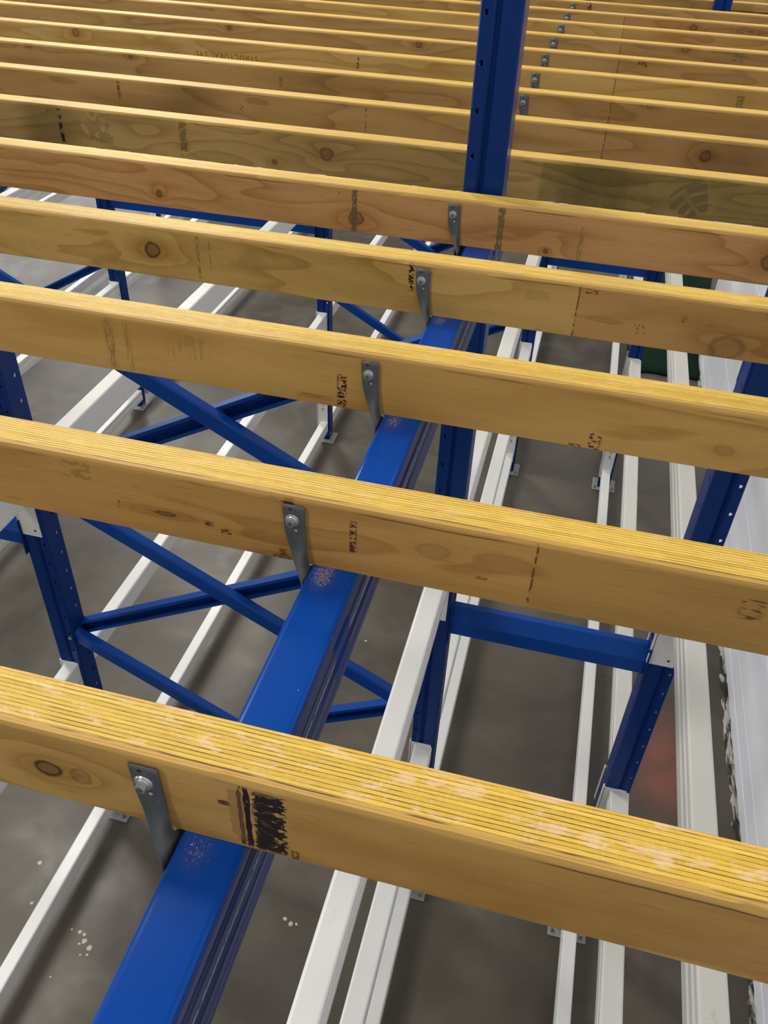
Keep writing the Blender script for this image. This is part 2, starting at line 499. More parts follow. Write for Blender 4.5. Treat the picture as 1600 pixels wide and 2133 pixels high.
bm = bmesh.new()
rs = random.Random(5)
prev = None
y = -1.0
while y < 6.4:
    w = 0.022 + rs.uniform(-0.010, 0.014)
    h = rs.uniform(0.004, 0.016)
    ring = [bm.verts.new((1.046, y, 0.0)), bm.verts.new((1.046, y, h * 1.4)), bm.verts.new((1.046 - w * 0.35, y, h * 0.35)),
            bm.verts.new((1.046 - w * 0.7, y, h)), bm.verts.new((1.046 - w, y, 0.0))]
    if prev:
        for i in range(4):
            bm.faces.new((prev[i], ring[i], ring[i + 1], prev[i + 1]))
    prev = ring
    y += rs.uniform(0.02, 0.05)
tag(finish('trim_1', bm, seal_mat(), smooth=True), 'ragged dirty sealant bead along wall foot', None, None, 'structure')

# hall walls far outside the picture
def plain_wall(name, x0, x1, y0, y1, lab):
    b = bmesh.new()
    box(b, x0, x1, y0, y1, 0.0, 8.6)
    tag(finish(name, b, MAT['hall']), lab, None, None, 'structure')


plain_wall('wall_left', -14.2, -14.0, -7.0, 18.0, 'plain grey hall wall beyond the rack')
plain_wall('wall_back', -14.0, 1.36, 18.0, 18.2, 'plain grey hall wall at the far end')
plain_wall('wall_front', -14.0, 1.045, -7.2, -7.0, 'plain grey hall wall behind the viewer')

# green sheeting lying by the wall further back
bm = bmesh.new()
rs = random.Random(11)
nx, ny = 10, 40
g = [[None] * (ny + 1) for _ in range(nx + 1)]
for i in range(nx + 1):
    for j in range(ny + 1):
        yy = 5.98 + j * 0.09
        xr = 1.035 if yy < 6.4 else min(1.035 + (yy - 6.35) * 0.115, 1.30)
        g[i][j] = bm.verts.new((0.50 + (xr - 0.50) * i / nx, yy + rs.uniform(-.01, .01) * (j == 0), 0.012 + rs.uniform(0, 0.012)))
for i in range(nx):
    for j in range(ny):
        bm.faces.new((g[i][j], g[i + 1][j], g[i + 1][j + 1], g[i][j + 1]))
o = finish('green_sheeting', bm, MAT['green'], smooth=True)
md = o.modifiers.new('thickness', 'SOLIDIFY')
md.thickness = 0.010
md.offset = -1
tag(o, 'dark green sheeting spread on the floor beside the white wall', 'sheeting')

# ------------------------------------------------------------------ rack posts
W = 0.074      # post width
D = 0.072      # post depth
PITCH = 0.0762
LINES = {'L2': -2.775, 'L1': -1.438, 'C': -0.234, 'R': 0.361, 'LL': -3.99}
ROWS = [-1.20, 1.60, 4.40, 7.20, 10.0]
POST_TOP = 3.45


def strip_with_holes(bm, P, a0, a1, z0, z1, hc, hr, pitch, zoff, n=12, semi=False, slot=False):
    """flat strip between across-coords a0..a1 (P maps (a,z)->xyz) pierced by a column of holes at a=hc"""
    z = z0
    k = 0
    while z + pitch <= z1 + 1e-6:
        zc = z + zoff
        cr = [(a0, z), (a1, z), (a1, z + pitch), (a0, z + pitch)]
        # square ring of n points around the hole, matched to the cell border
        hole, outer = [], []
        for i in range(n):
            t = 2 * math.pi * (i + 0.5) / n
            c, s_ = math.cos(t), math.sin(t)
            ha = hc + (hr * 0.45 if slot else hr) * c
            hz = zc + (hr * 1.5 if slot else hr) * s_
            if semi:
                ha = hc + max(hr * c, -hr * 0.35)
            hole.append((ha, hz))
            # project direction onto an inner square then clamp to the cell edges
            m = max(abs(c), abs(s_))
            oa = c / m
            os_ = s_ / m
            outer.append(((a0 + a1) / 2 + oa * (a1 - a0) / 2, z + pitch / 2 + os_ * pitch / 2))
        hv = [bm.verts.new(P(*q)) for q in hole]
        ov = [bm.verts.new(P(*q)) for q in outer]
        for i in range(n):
            j = (i + 1) % n
            bm.faces.new((hv[i], hv[j], ov[j], ov[i]))
        # corners of the cell
        for (ca, cz) in cr:
            idx = sorted(range(n), key=lambda i: (outer[i][0] - ca) ** 2 + (outer[i][1] - cz) ** 2)[:2]
            cv = bm.verts.new(P(ca, cz))
            bm.faces.new((ov[idx[0]], cv, ov[idx[1]]))
        z += pitch
        k += 1
    return z


def plain(bm, P, a0, a1, z0, z1):
    vs = [bm.verts.new(P(*q)) for q in ((a0, z0), (a1, z0), (a1, z1), (a0, z1))]
    bm.faces.new(vs)


def build_post_mesh(flip, open_side=False):
    """u=0 is the spacer side, u=W the frame-interior side (holes); front face towards -y at v=0"""
    bm = bmesh.new()
    sx = -1 if flip else 1
    ox = W if flip else 0.0
    F = lambda v: (lambda a, z: (ox + sx * a, v, z))
    z0, z1 = 0.006, POST_TOP
    ncell = int((z1 - z0) / PITCH)
    z1 = z0 + ncell * PITCH
    # front face: plain panel, pressed groove, hole strip
    plain(bm, F(0.0), 0.003, 0.036, z0, z1)
    for (a, v, b, w) in ((0.0, 0.003, 0.003, 0.0), (0.036, 0.0, 0.042, 0.007), (0.042, 0.007, 0.044, 0.007), (0.044, 0.007, 0.051, 0.001)):
        vs = [bm.verts.new((ox + sx * a, v, z0)), bm.verts.new((ox + sx * b, w, z0)), bm.verts.new((ox + sx * b, w, z1)), bm.verts.new((ox + sx * a, v, z1))]
        bm.faces.new(vs)
    strip_with_holes(bm, F(0.001), 0.051, 0.071, z0, z1, 0.0615, 0.0050, PITCH, PITCH / 2, semi=True)
    vs = [bm.verts.new((ox + sx * a, v, z)) for a, v, z in ((0.071, 0.001, z0), (W, 0.004, z0), (W, 0.004, z1), (0.071, 0.001, z1))]
    bm.faces.new(vs)
    # interior side flange (bolt holes) and spacer side flange (slots)
    Sg = lambda u: (lambda v, z: (ox + sx * u, v, z))
    if open_side:
        # the pierced strip is a free flange, the inner web stands behind the groove
        plain(bm, Sg(0.047), 0.007, D, z0, z1)
    else:
        plain(bm, Sg(W), 0.004, 0.030, z0, z1)
        strip_with_holes(bm, Sg(W), 0.030, D, z0, z1, 0.051, 0.0058, PITCH, PITCH * 0.6)
    strip_with_holes(bm, Sg(0.0), 0.003, 0.030, z0, z1, 0.016, 0.006, PITCH, PITCH * 0.45, slot=True)
    plain(bm, Sg(0.0), 0.030, D, z0, z1)
    # returned lips at the open back
    plain(bm, F(D), 0.0, 0.016, z0, z1)
    if not open_side:
        plain(bm, F(D), W - 0.016, W, z0, z1)
    bmesh.ops.remove_doubles(bm, verts=bm.verts, dist=1e-5)
    bmesh.ops.recalc_face_normals(bm, faces=bm.faces)
    me = bpy.data.meshes.new('post')
    bm.to_mesh(me)
    bm.free()
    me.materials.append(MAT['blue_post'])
    return me


POST = {False: build_post_mesh(False), True: build_post_mesh(True), 'open': build_post_mesh(False, True)}


def add_post(parent, x, y, flip):
    """x, y: world position of the post's left front corner"""
    o = bpy.data.objects.new('post', POST[flip])
    COL.objects.link(o)
    o.parent = parent
    px, py = (parent.location.x, parent.location.y)
    o.location = (x - px, y - py, 0)
    md = o.modifiers.new('sheet', 'SOLIDIFY')
    md.thickness = 0.0024
    md.offset = -1
    # foot plate with anchor bolts
    bm = bmesh.new()
    w2 = 0.030
    box(bm, -w2, W + w2 * 1.1, -0.035, D + 0.02, 0.0, 0.006)
    fp = finish('foot_plate', bm, MAT['plate'], parent, (x - px, y - py, 0), bevel=0.003)
    for ax in (-w2 / 2 - 0.001, W + w2 / 2 + 0.002):
        bm = bmesh.new()
        disc_prism(bm, (ax, -0.015, 0.006), (1, 0, 0), (0, 1, 0), (0, 0, 1), 0.008, 0.007, 6)
        disc_prism(bm, (ax, -0.015, 0.013), (1, 0, 0), (0, 1, 0), (0, 0, 1), 0.004, 0.012, 8)
        finish('anchor_bolt', bm, MAT['brass'], fp)
    return o


def brace(parent, x0, z0, x1, z1, y, open_front, name='diagonal_brace'):
    """cold-formed channel between two nodes in a plane y = const (parent at world origin offset)"""
    px, py = parent.location.x, parent.location.y
    a = Vector((x0 - px, y - py, z0))
    b = Vector((x1 - px, y - py, z1))
    d = (b - a).normalized()
    n = Vector((0, 1, 0)).cross(d)
    n.normalize()
    if n.z < 0:
        n = -n
    w, dep, th, lip = 0.046, 0.026, 0.0025, 0.009
    # section in (n, y): channel
    if open_front:
        sec = [(-w / 2 + lip, 0), (-w / 2, 0), (-w / 2, dep), (w / 2, dep), (w / 2, 0), (w / 2 - lip, 0)]
    else:
        sec = [(-w / 2 + lip, dep), (-w / 2, dep), (-w / 2, 0.004), (-w / 2 + 0.004, 0), (w / 2 - 0.004, 0), (w / 2, 0.004), (w / 2, dep), (w / 2 - lip, dep)]
    bm = bmesh.new()
    A = [bm.verts.new(a + n * p + Vector((0, q, 0))) for p, q in sec]
    B = [bm.verts.new(b + n * p + Vector((0, q, 0))) for p, q in sec]
    for i in range(len(sec) - 1):
        bm.faces.new((A[i], A[i + 1], B[i + 1], B[i]))
    bmesh.ops.recalc_face_normals(bm, faces=bm.faces)
    o = finish(name, bm, MAT['blue'], parent)
    md = o.modifiers.new('sheet', 'SOLIDIFY')
    md.thickness = th
    md.offset = 0
    return o


NODES = [CAM_H - 0.83, CAM_H - 1.445, CAM_H - 2.065, CAM_H - 2.70]


def frame(x_left, x_right, y, label, row):
    f = empty('upright_frame', (x_left, y, 0), label, 'rack frame', 'braced upright frames of the racking')
    add_post(f, x_left, y, False)
    add_post(f, x_right, y, True)
    xa, xb = x_left + W - 0.010, x_right + 0.010
    for i in range(3):
        za, zb = NODES[i], NODES[i + 1]
        brace(f, xa, za, xb, zb, y + 0.010, False)
        brace(f, xa, zb, xb, za, y + 0.044, True)
    for i, z in enumerate(NODES):
        bm = bmesh.new()
        disc_prism(bm, (W - 0.0135, 0.001, z), (1, 0, 0), (0, 0, 1), (0, -1, 0), 0.0065, 0.006, 6)
        finish('bolt', bm, MAT['zinc'], f)
    return f


def single_post(x, y, label, flip='open'):
    f = empty('rack_post', (x, y, 0), label, 'rack post', 'single blue posts along the white wall')
    add_post(f, x, y, flip)
    return f


frame(LINES['L1'], LINES['C'], 1.60, 'nearest X-braced blue upright frame, one post rising past the end of the shiny blue rail', 1)
frame(LINES['L1'], LINES['C'], 4.40, 'second braced blue upright frame back, its crossed braces seen in the gaps below the timbers', 2)
frame(LINES['L1'], LINES['C'], 7.20, 'third braced blue upright frame back, glimpsed far off under the fifth timber', 3)
frame(LINES['LL'], LINES['L2'], 4.40, 'braced blue upright frame at far left, one diagonal meeting a post with white bracket', 2)
frame(LINES['LL'], LINES['L2'], 1.60, 'braced blue upright frame outside the left picture edge beside the nearest frame', 1)
frame(LINES['LL'], LINES['L2'], 7.20, 'braced blue upright frame at the upper left, furthest back of the left bay', 3)
single_post(LINES['R'], 1.60, 'blue perforated post nearest the white wall, white bracket halfway and round holes lit from behind')
single_post(LINES['R'], 4.40, 'blue post by the wall whose top pokes up at the top right corner')
single_post(LINES['R'], 7.20, 'blue post beside the green sheeting, furthest back along the white wall')


def spacer(x0, x1, y, z, label):
    """rectangular row spacer between two posts with flanged ends"""
    o = empty('row_spacer', (x0, y, z), label, 'row spacer', 'blue row spacers')
    L = x1 - x0
    bm = bmesh.new()
    # folded channel: sloped upper face, upright lower face
    prof = [(0.030, 0.001), (0.004, -0.030), (0.002, -0.032), (0.002, -0.078), (0.008, -0.082), (0.050, -0.082), (0.050, 0.0)]
    extrude_profile(bm, prof, 0.004, L - 0.004, 'X')
    bmesh.ops.recalc_face_normals(bm, faces=bm.faces)
    finish('spacer_tube', bm, MAT['blue'], o, bevel=0.0015)
    for xx in (0.0, L - 0.004):
        bm = bmesh.new()
        box(bm, xx, xx + 0.004, -0.012, 0.060, -0.105, 0.022)
        bm2 = bm
        disc_prism(bm2, (xx + (0.004 if xx == 0 else 0.0), 0.000, 0.012), (0, 1, 0), (0, 0, 1), (1 if xx == 0 else -1, 0, 0), 0.006, 0.006, 6)
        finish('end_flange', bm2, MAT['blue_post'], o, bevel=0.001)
    return o


ZS = CAM_H - 1.605
ZS2 = CAM_H - 1.648
spacer(LINES['C'] + W, LINES['R'], 1.60, ZS, 'short blue row spacer between the centre post and the post nearest the white wall')
spacer(LINES['L2'] + W, LINES['L1'], 1.60, ZS, 'blue row spacer running off the left picture edge from the left post')
spacer(LINES['C'] + W, LINES['R'], 4.40, ZS2, 'blue row spacer seen just below the fifth timber right of the shiny rail')
spacer(LINES['L2'] + W, LINES['L1'], 4.40, ZS2, 'long blue row spacer seen at upper left below the fifth timber')
spacer(LINES['C'] + W, LINES['R'], 7.20, ZS2, 'blue row spacer furthest back, right of the centre line')
spacer(LINES['L2'] + W, LINES['L1'], 7.20, ZS2, 'blue row spacer furthest back, on the left')


# ------------------------------------------------------------------ rack bars
def beam_profile(w, h, groove_right):
    """closed section; x from 0..w, z from 0 down; welded lap grooves on one side"""
    c = 0.006

    def arc(cx, cz, a0, a1):
        return [(cx + c * math.cos(math.radians(a0 + (a1 - a0) * k / 4)), cz + c * math.sin(math.radians(a0 + (a1 - a0) * k / 4))) for k in range(5)]
    right = [(w, -0.018), (w - 0.003, -0.021), (w - 0.003, -0.031), (w, -0.034),
             (w, -0.052), (w - 0.003, -0.055), (w - 0.003, -0.064), (w, -0.067)]
    if h < 0.09:
        right = [(w, -0.020), (w - 0.003, -0.023), (w - 0.003, -0.034), (w, -0.037)]
    prof = arc(c, -h + c, 270, 180) + arc(c, -c, 180, 90) + arc(w - c, -c, 90, 0) + right + arc(w - c, -h + c, 0, -90)
    if not groove_right:
        prof = [(w - x, z) for x, z in prof][::-1]
    return prof


def gamma_slots(bm, x, y, z, mi):
    """two small bent locking slots and a round hole, on the plate's -y face"""
    for k, zz in enumerate((z, z - 0.036)):
        box(bm, x - 0.007, x + 0.006, y - 0.0006, y + 0.0006, zz, zz + 0.0035, mi)
        box(bm, x + 0.0025, x + 0.006, y - 0.0006, y + 0.0006, zz - 0.017, zz, mi)


def rack_beam(x, y0, y1, ztop, w, h, right, mat, plate_mat, plate, label, cat_group, px, name='rack_rail', plates=(0, 1)):
    """plate: (z_low, z_high) relative to the beam top"""
    o = empty(name, (x, y0, ztop), label, 'rack rail', cat_group)
    L = y1 - y0
    bm = bmesh.new()
    extrude_profile(bm, beam_profile(w, h, right), 0.004, L - 0.004, 'Y')
    bmesh.ops.recalc_face_normals(bm, faces=bm.faces)
    finish('beam_tube', bm, mat, o)
    for e in plates:
        bm = bmesh.new()
        ya, yb = ((0.0, 0.004) if e == 0 else (L - 0.004, L))
        dx = px - x
        box(bm, dx + 0.001, dx + 0.063, ya, yb, plate[0], plate[1])
        # leg folded round the post side
        sxs = dx - 0.0042
        if e == 1:
            if right:
                pass
            box(bm, sxs - 0.0005, sxs + 0.0035, L - 0.004, L + 0.008, plate[0], plate[1])
        else:
            box(bm, sxs - 0.0005, sxs + 0.0035, -0.008, 0.004, plate[0], plate[1])
        yy = ya if e == 1 else yb
        zz = plate[1] - 0.050 if plate[1] > 0.05 else plate[0] + 0.05
        disc_prism(bm, (dx + 0.046, ya - 0.0006 if e == 1 else yb + 0.0006, plate[0] + 0.022), (1, 0, 0), (0, 0, 1), (0, 1 if e == 1 else -1, 0), 0.004, 0.001, 10, 1)
        if e == 1 and plate[1] > 0.05:
            gamma_slots(bm, dx + 0.030, ya, plate[1] - 0.045, 1)
            gz = plate[1] - 0.020
            disc_prism(bm, (dx + 0.034, ya - 0.0006, gz), (1, 0, 0), (0, 0, 1), (0, 1, 0), 0.003, 0.001, 8, 1)
        finish('end_connector', bm, [plate_mat, MAT['dark']], o, bevel=0.0008, segs=1)
    return o


BAYS = [(-1.20 + D, 1.60), (1.60 + D, 4.40), (4.40 + D, 7.20), (7.20 + D, 10.0)]
ZA, ZB, ZC = CAM_H - 1.40, CAM_H - 2.19, CAM_H - 2.94
ZT = CAM_H - 0.5882
bay_words = ['nearest bay', 'second bay back', 'third bay back', 'last bay back']
# top level blue beams carrying the timbers
for i in (0, 1, 2):
    y0, y1 = BAYS[i]
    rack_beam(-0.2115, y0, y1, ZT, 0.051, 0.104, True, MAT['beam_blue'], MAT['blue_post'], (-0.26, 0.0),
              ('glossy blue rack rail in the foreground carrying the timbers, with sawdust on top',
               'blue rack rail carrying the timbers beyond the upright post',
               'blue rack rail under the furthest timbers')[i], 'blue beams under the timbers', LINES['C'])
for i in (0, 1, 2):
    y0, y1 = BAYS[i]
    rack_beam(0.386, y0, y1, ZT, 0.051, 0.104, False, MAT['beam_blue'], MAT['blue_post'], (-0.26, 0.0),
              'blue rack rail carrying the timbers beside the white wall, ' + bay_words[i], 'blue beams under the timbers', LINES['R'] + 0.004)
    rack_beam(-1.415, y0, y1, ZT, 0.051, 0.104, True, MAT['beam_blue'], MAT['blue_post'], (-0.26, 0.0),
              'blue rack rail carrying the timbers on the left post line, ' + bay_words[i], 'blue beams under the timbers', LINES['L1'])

# white levels.  x of the beam's left edge for every line
LN = {'L2': 'on the far left post line', 'L1': 'on the left post line', 'C': 'on the centre post line', 'R': 'on the wall-side post line'}
BW = ['nearest bay', 'second bay back', 'third bay back', 'last bay back']
XR = {'A': {'L2': -2.757, 'L1': -1.426, 'C': -0.2195, 'R': 0.390},
      'B': {'L2': -2.760, 'L1': -1.423, 'C': -0.222, 'R': 0.378, 'LL': -3.975},
      'C': {'L2': -2.722, 'L1': -1.421, 'C': -0.222, 'R': 0.370, 'LL': -3.975}}
LV = {'A': ('high white rack rail', 'high white rack bars', ZA, 0.100, (-0.235, 0.010)),
      'B': ('middle-height white rack rail', 'middle-height white rack bars', ZB, 0.075, (-0.165, 0.004)),
      'C': ('white rack rail just above the floor', 'low white rack bars', ZC, 0.072, (-0.062, 0.175))}
LN['LL'] = 'on the leftmost post line'
for lv, (txt, grp, zt, hh, pl) in LV.items():
    for i in range(4):
        y0, y1 = BAYS[i]
        for ln, xx in XR[lv].items():
            if (ln == 'LL' and i == 0) or (ln in ('C', 'R') and i == 3):
                continue
            wd = {'A': 0.049, 'B': 0.055 if ln in ('C', 'R') else 0.046, 'C': 0.048}[lv]
            mt = MAT['white_dirty'] if ln == 'R' and lv != 'C' else MAT['white']
            rack_beam(xx, y0, y1, zt, wd, hh, ln in ('C', 'L2'), mt, MAT['white'], pl, '%s %s, %s' % (txt, LN[ln], BW[i]), grp, LINES[ln])

# ------------------------------------------------------------------ timbers
T_J, D_J = 0.0463, 0.0844
ZJ = CAM_H - 0.504
YJ = [0.305, 0.615, 0.919, 1.227, 1.536, 1.847, 2.145, 2.444, 2.735, 3.030, 3.329, 3.624, 3.921, 4.203, 4.56, 4.86, 5.16]
YEL = ((0.47, 0.290, 0.086), (0.32, 0.175, 0.040))
ORG = ((0.43, 0.235, 0.086), (0.27, 0.125, 0.035))
OLV = ((0.35, 0.230, 0.078), (0.22, 0.130, 0.036))
BRN = ((0.38, 0.222, 0.072), (0.24, 0.124, 0.034))
BLK = (0.016, 0.009, 0.007)
DRK = (0.055, 0.014, 0.007)
STN = (0.17, 0.105, 0.030)
GRN = (0.10, 0.075, 0.030)
spec = [
 dict(c=YEL, rings=5, knots=[(-0.315, -0.047, .009, .008, 1.0), (-0.288, -0.046, .008, .008, .45)], cracks=.9, pink=.9,
      inks=[(-.1515, -.1265, -.006, -.0845, .405, 110, 210, BLK, 1.0), (-.152, -.134, -.008, -.0845, .36, 70, 320, BLK, .9), (-.1585, -.1535, -.004, -.0845, .30, 120, 60, BLK, 1.0), (-.1635, -.1595, -.003, -.084, .40, 200, 60, BLK, 1.0), (-.179, -.168, -.029, -.035, .45, 90, 600, DRK, .9),
            (-.125, -.118, -.072, -.084, .4, 200, 90, DRK, .7), (-.17, -.158, -.01, -.08, .35, 60, 60, (.20, .10, .03), .5)], tone=(-.130, 1.6, (.90, .84, .76)),
      label='nearest timber joist, black tar smear on its face and pale blotches along its top'),
 dict(c=((0.43, 0.245, 0.070), (0.27, 0.138, 0.034)), rings=6, knots=[(-.370, -.054, .010, .003, .8), (-.085, -.035, .014, .008, .25), (-.243, -.082, .008, .003, .7)], seam=(.012, (.88, .92, .90)), cracks=.8, pink=.25,
      inks=[(-.171, -.162, -.015, -.058, .47, 150, 330, DRK, .95), (-.327, -.315, -.052, -.060, .45, 120, 500, DRK, .9), (-.309, -.296, -.058, -.066, .45, 120, 500, DRK, .9),
            (-.262, -.222, -.002, -.010, .50, 60, 500, DRK, .95), (-.2385, -.2265, -.002, -.010, .15, 60, 60, DRK, .9), (-.484, -.446, -.006, -.030, .45, 60, 160, STN, .55), (.195, .225, -.018, -.045, .52, 60, 500, DRK, .8),
            (-.425, -.420, -.048, -.058, .50, 200, 400, DRK, .9), (-.042, -.030, -.055, -.059, .4, 90, 400, STN, .9), (-.246, -.236, -.070, -.084, .45, 90, 200, DRK, .7)],
      label='second timber joist from the front, dark dashes of ink left and right of its strap'),
 dict(c=YEL, rings=5, knots=[(.21, -.055, .010, .006, .3)], cracks=.7, pink=.35,
      inks=[(-.276, -.260, -.033, -.089, .47, 150, 260, DRK, 1.0), (.050, .070, -.060, -.087, .50, 130, 330, DRK, 1.0), (-.602, -.586, -.004, -.084, .45, 420, 40, STN, .62),
            (-.573, -.562, -.004, -.084, .48, 420, 40, STN, .5), (-.52, -.44, -.012, -.05, .50, 160, 20, STN, .28), (-.33, -.28, -.070, -.077, .42, 20, 300, (.20, .10, .04), .6),
            (.028, .045, -.080, -.087, .40, 80, 200, DRK, .8)],
      label='third timber joist from the front, column of dark red dots beside its strap'),
 dict(c=((0.43, 0.275, 0.085), (0.27, 0.160, 0.038)), rings=8, knots=[(-.684, -.039, .012, .011, 1.0), (.236, -.068, .021, .017, .42)], seam=(.010, (.90, .80, .82)), cracks=.7, pink=.35, blot=.35,
      inks=[(-.252, -.242, .0, -.050, .46, 140, 200, BLK, 1.0), (.094, .120, -.044, -.066, .56, 150, 300, DRK, 1.0), (.158, .172, -.028, -.037, .52, 150, 400, DRK, 1.0),
            (-.606, -.600, -.004, -.08, .45, 300, 90, STN, .8), (-.585, -.580, -.004, -.06, .48, 300, 90, STN, .6), (.010, .040, -.004, -.014, .50, 100, 300, DRK, .8), (-.07, -.03, -.018, -.035, .38, 40, 60, STN, .22)],
      label='fourth timber joist from the front, large ringed knot at left and round knot at right'),
 dict(c=ORG, rings=8, knots=[(-.423, -.058, .012, .012, .75), (-.825, -.059, .005, .006, .9), (-.062, -.074, .0035, .004, .9), (.320, -.043, .012, .012, .7)], cracks=.8, pink=.0,
      inks=[(-.431, -.420, -.001, -.087, .34, 160, 120, GRN, .9), (-.156, -.143, -.003, -.088, .36, 160, 90, GRN, .85), (-.007, .002, -.02, -.086, .40, 200, 60, STN, .6),
            (-.775, -.735, -.008, -.016, .56, 100, 400, DRK, .9), (-.458, -.450, -.010, -.018, .50, 120, 300, STN, .8)],
      label='fifth timber joist from the front, reddish, directly in front of the upright blue post'),
 dict(c=OLV, rings=10, knots=[(-.577, -.040, .012, .012, .75), (-.698, -.069, .005, .005, .8), (-.915, -.06, .005, .004, .5)], cracks=.5, pink=.0,
      inks=[(-1.226, -1.216, -.003, -.082, .44, 60, 110, BLK, 1.0), (-.925, -.905, -.004, -.082, .42, 60, 90, GRN, .75), (.150, .250, -.003, -.078, .55, 60, 90, (.15, .11, .045), .35),
            (-1.165, -1.085, -.004, -.072, .46, 60, 40, GRN, .45)], tone=(-.112, .60, (.66, .72, .66)),
      label='sixth timber joist from the front, first behind the post, faint tyre-like print at right'),
 dict(c=BRN, rings=8, knots=[(.238, -.037, .010, .010, .8)], seam=(.007, (.92, .86, .86)), cracks=.5,
      inks=[(-1.234, -1.224, -.001, -.05, .46, 90, 200, DRK, .9), (-.900, -.886, -.026, -.052, .50, 90, 200, STN, .9), (-.572, -.566, -.006, -.064, .50, 120, 200, DRK, .7)],
      label='seventh timber joist from the front, with a dark ink scribble at upper left'),
 dict(c=BRN, rings=8, knots=[(-1.674, -.006, .012, .006, .6), (-1.347, -.010, .006, .005, .8), (.106, -.006, .010, .006, .5)], seam=(.008, (.93, .90, .86)), cracks=.5,
      inks=[(-.902, -.890, -.02, -.05, .45, 90, 200, GRN, .6)],
      label='eighth timber joist from the front, small dark knot tight under its top edge at left'),
 dict(c=YEL, rings=7, knots=[(-1.69, -.016, .010, .010, .75)], seam=(.008, (.92, .88, .86)), cracks=.4,
      inks=[(-.760, -.749, -.008, -.046, .46, 90, 200, DRK, .9), (.345, .368, -.018, -.050, .45, 90, 160, GRN, .8)],
      label='ninth timber joist from the front, with upside-down STRUCTURAL stamp in brown letters'),
 dict(c=BRN, rings=8, knots=[(-.631, -.014, .009, .009, .8), (-1.288, -.014, .006, .006, .9)], seam=(.008, (.92, .88, .86)), cracks=.4,
      inks=[(.064, .100, -.002, -.021, .48, 90, 200, DRK, .9)], label='tenth timber joist from the front, ringed knot just left of the blue post'),
 dict(c=BRN, rings=9, knots=[(.220, -.010, .012, .007, .5)], seam=(.006, (.90, .86, .86)), cracks=.4,
      inks=[(.370, .415, -.004, -.034, .46, 70, 160, GRN, .7)], label='eleventh timber joist from the front, grey smudge near the right edge'),
 dict(c=YEL, rings=8, knots=[], seam=(.005, (.90, .82, .82)), cracks=.3, inks=[], label='twelfth timber joist from the front, fourth in front of the far post top'),
 dict(c=BRN, rings=9, knots=[(.268, -.026, .012, .010, .7)], seam=(.002, (.92, .84, .84)), cracks=.3, inks=[(.39, .55, -.018, -.030, .50, 110, 160, DRK, .55)], label='thirteenth timber joist from the front, faint brown printing near the right edge'),
 dict(c=BRN, rings=9, knots=[], cracks=.3, inks=[(-.160, -.141, -.001, -.030, .42, 90, 120, BLK, 1.0)], label='fourteenth timber joist from the front, black ink blot by its strap'),
 dict(c=BRN, rings=10, knots=[(.6, -.04, .02, .01, .5)], cracks=.6, inks=[(.40, .90, -.030, -.036, .40, 12, 200, DRK, .8)], label='fifteenth timber joist from the front, just behind the far post top'),
 dict(c=YEL, rings=9, knots=[], cracks=.3, inks=[], label='sixteenth timber joist from the front, at the very top edge'),
 dict(c=BRN, rings=9, knots=[], cracks=.3, inks=[], label='seventeenth and furthest timber joist, above the picture top edge'),
]


def strap_mesh():
    """twisted galvanised tie: flat against the timber face, turning a quarter onto the beam side"""
    # local origin: world x = 0, y = timber front face, z = timber top
    bm = bmesh.new()
    N = 26
    KL = [(-.0085, -.2415, -.0022), (-.041, -.2400, -.0022), (-.058, -.2345, -.006), (-.074, -.2245, -.018), (-.088, -.2150, -.027), (-.160, -.2148, -.027)]
    KR = [(-.0085, -.2190, -.0022), (-.041, -.2185, -.0022), (-.058, -.2175, -.0030), (-.074, -.2165, -.0040), (-.086, -.2148, -.0035), (-.092, -.2146, .010), (-.160, -.2146, .012)]

    def at(K, z):
        for (z0, x0, y0), (z1, x1, y1) in zip(K[:-1], K[1:]):
            if z >= z1:
                u = (z - z0) / (z1 - z0)
                return x0 + (x1 - x0) * u, y0 + (y1 - y0) * u
        return K[-1][1:]
    L, R = [], []
    for i in range(N + 1):
        z = -0.0085 - i * (0.150 / N)
        L.append(Vector((*at(KL, z), z)))
        R.append(Vector((*at(KR, z), z)))
    th = 0.0016
    fa, fb, ba, bb = [], [], [], []
    for a, b in zip(L, R):
        d = (b - a).normalized()
        n = Vector((d.y, -d.x, 0))
        fa.append(bm.verts.new(a + n * th / 2))
        fb.append(bm.verts.new(b + n * th / 2))
        ba.append(bm.verts.new(a - n * th / 2))
        bb.append(bm.verts.new(b - n * th / 2))
    for i in range(N):
        bm.faces.new((fa[i], fa[i + 1], fb[i + 1], fb[i]))
        bm.faces.new((ba[i], bb[i], bb[i + 1], ba[i + 1]))
        bm.faces.new((fa[i], ba[i], ba[i + 1], fa[i + 1]))
        bm.faces.new((fb[i], fb[i + 1], bb[i + 1], bb[i]))
    bm.faces.new((fa[0], fb[0], bb[0], ba[0]))
    bm.faces.new((fa[N], ba[N], bb[N], fb[N]))
    # punched nail holes: top one dark, lower ones showing timber
    for (hx, hz, mi) in ((-0.2335, -0.0135, 1), (-0.2280, -0.0395, 2), (-0.2235, -0.0485, 2)):
        disc_prism(bm, (hx, -0.0034, hz), (1, 0, 0), (0, 0, 1), (0, 1, 0), 0.0016, 0.0006, 10, mi)
    bmesh.ops.recalc_face_normals(bm, faces=bm.faces)
    me = bpy.data.meshes.new('metal_strap')
    bm.to_mesh(me)
    bm.free()
    for m in (MAT['galv'], MAT['dark'], MAT['dust']):
        me.materials.append(m)
    for p in me.polygons:
        p.use_smooth = p.area > 2e-5 and len(p.vertices) == 4
    return me


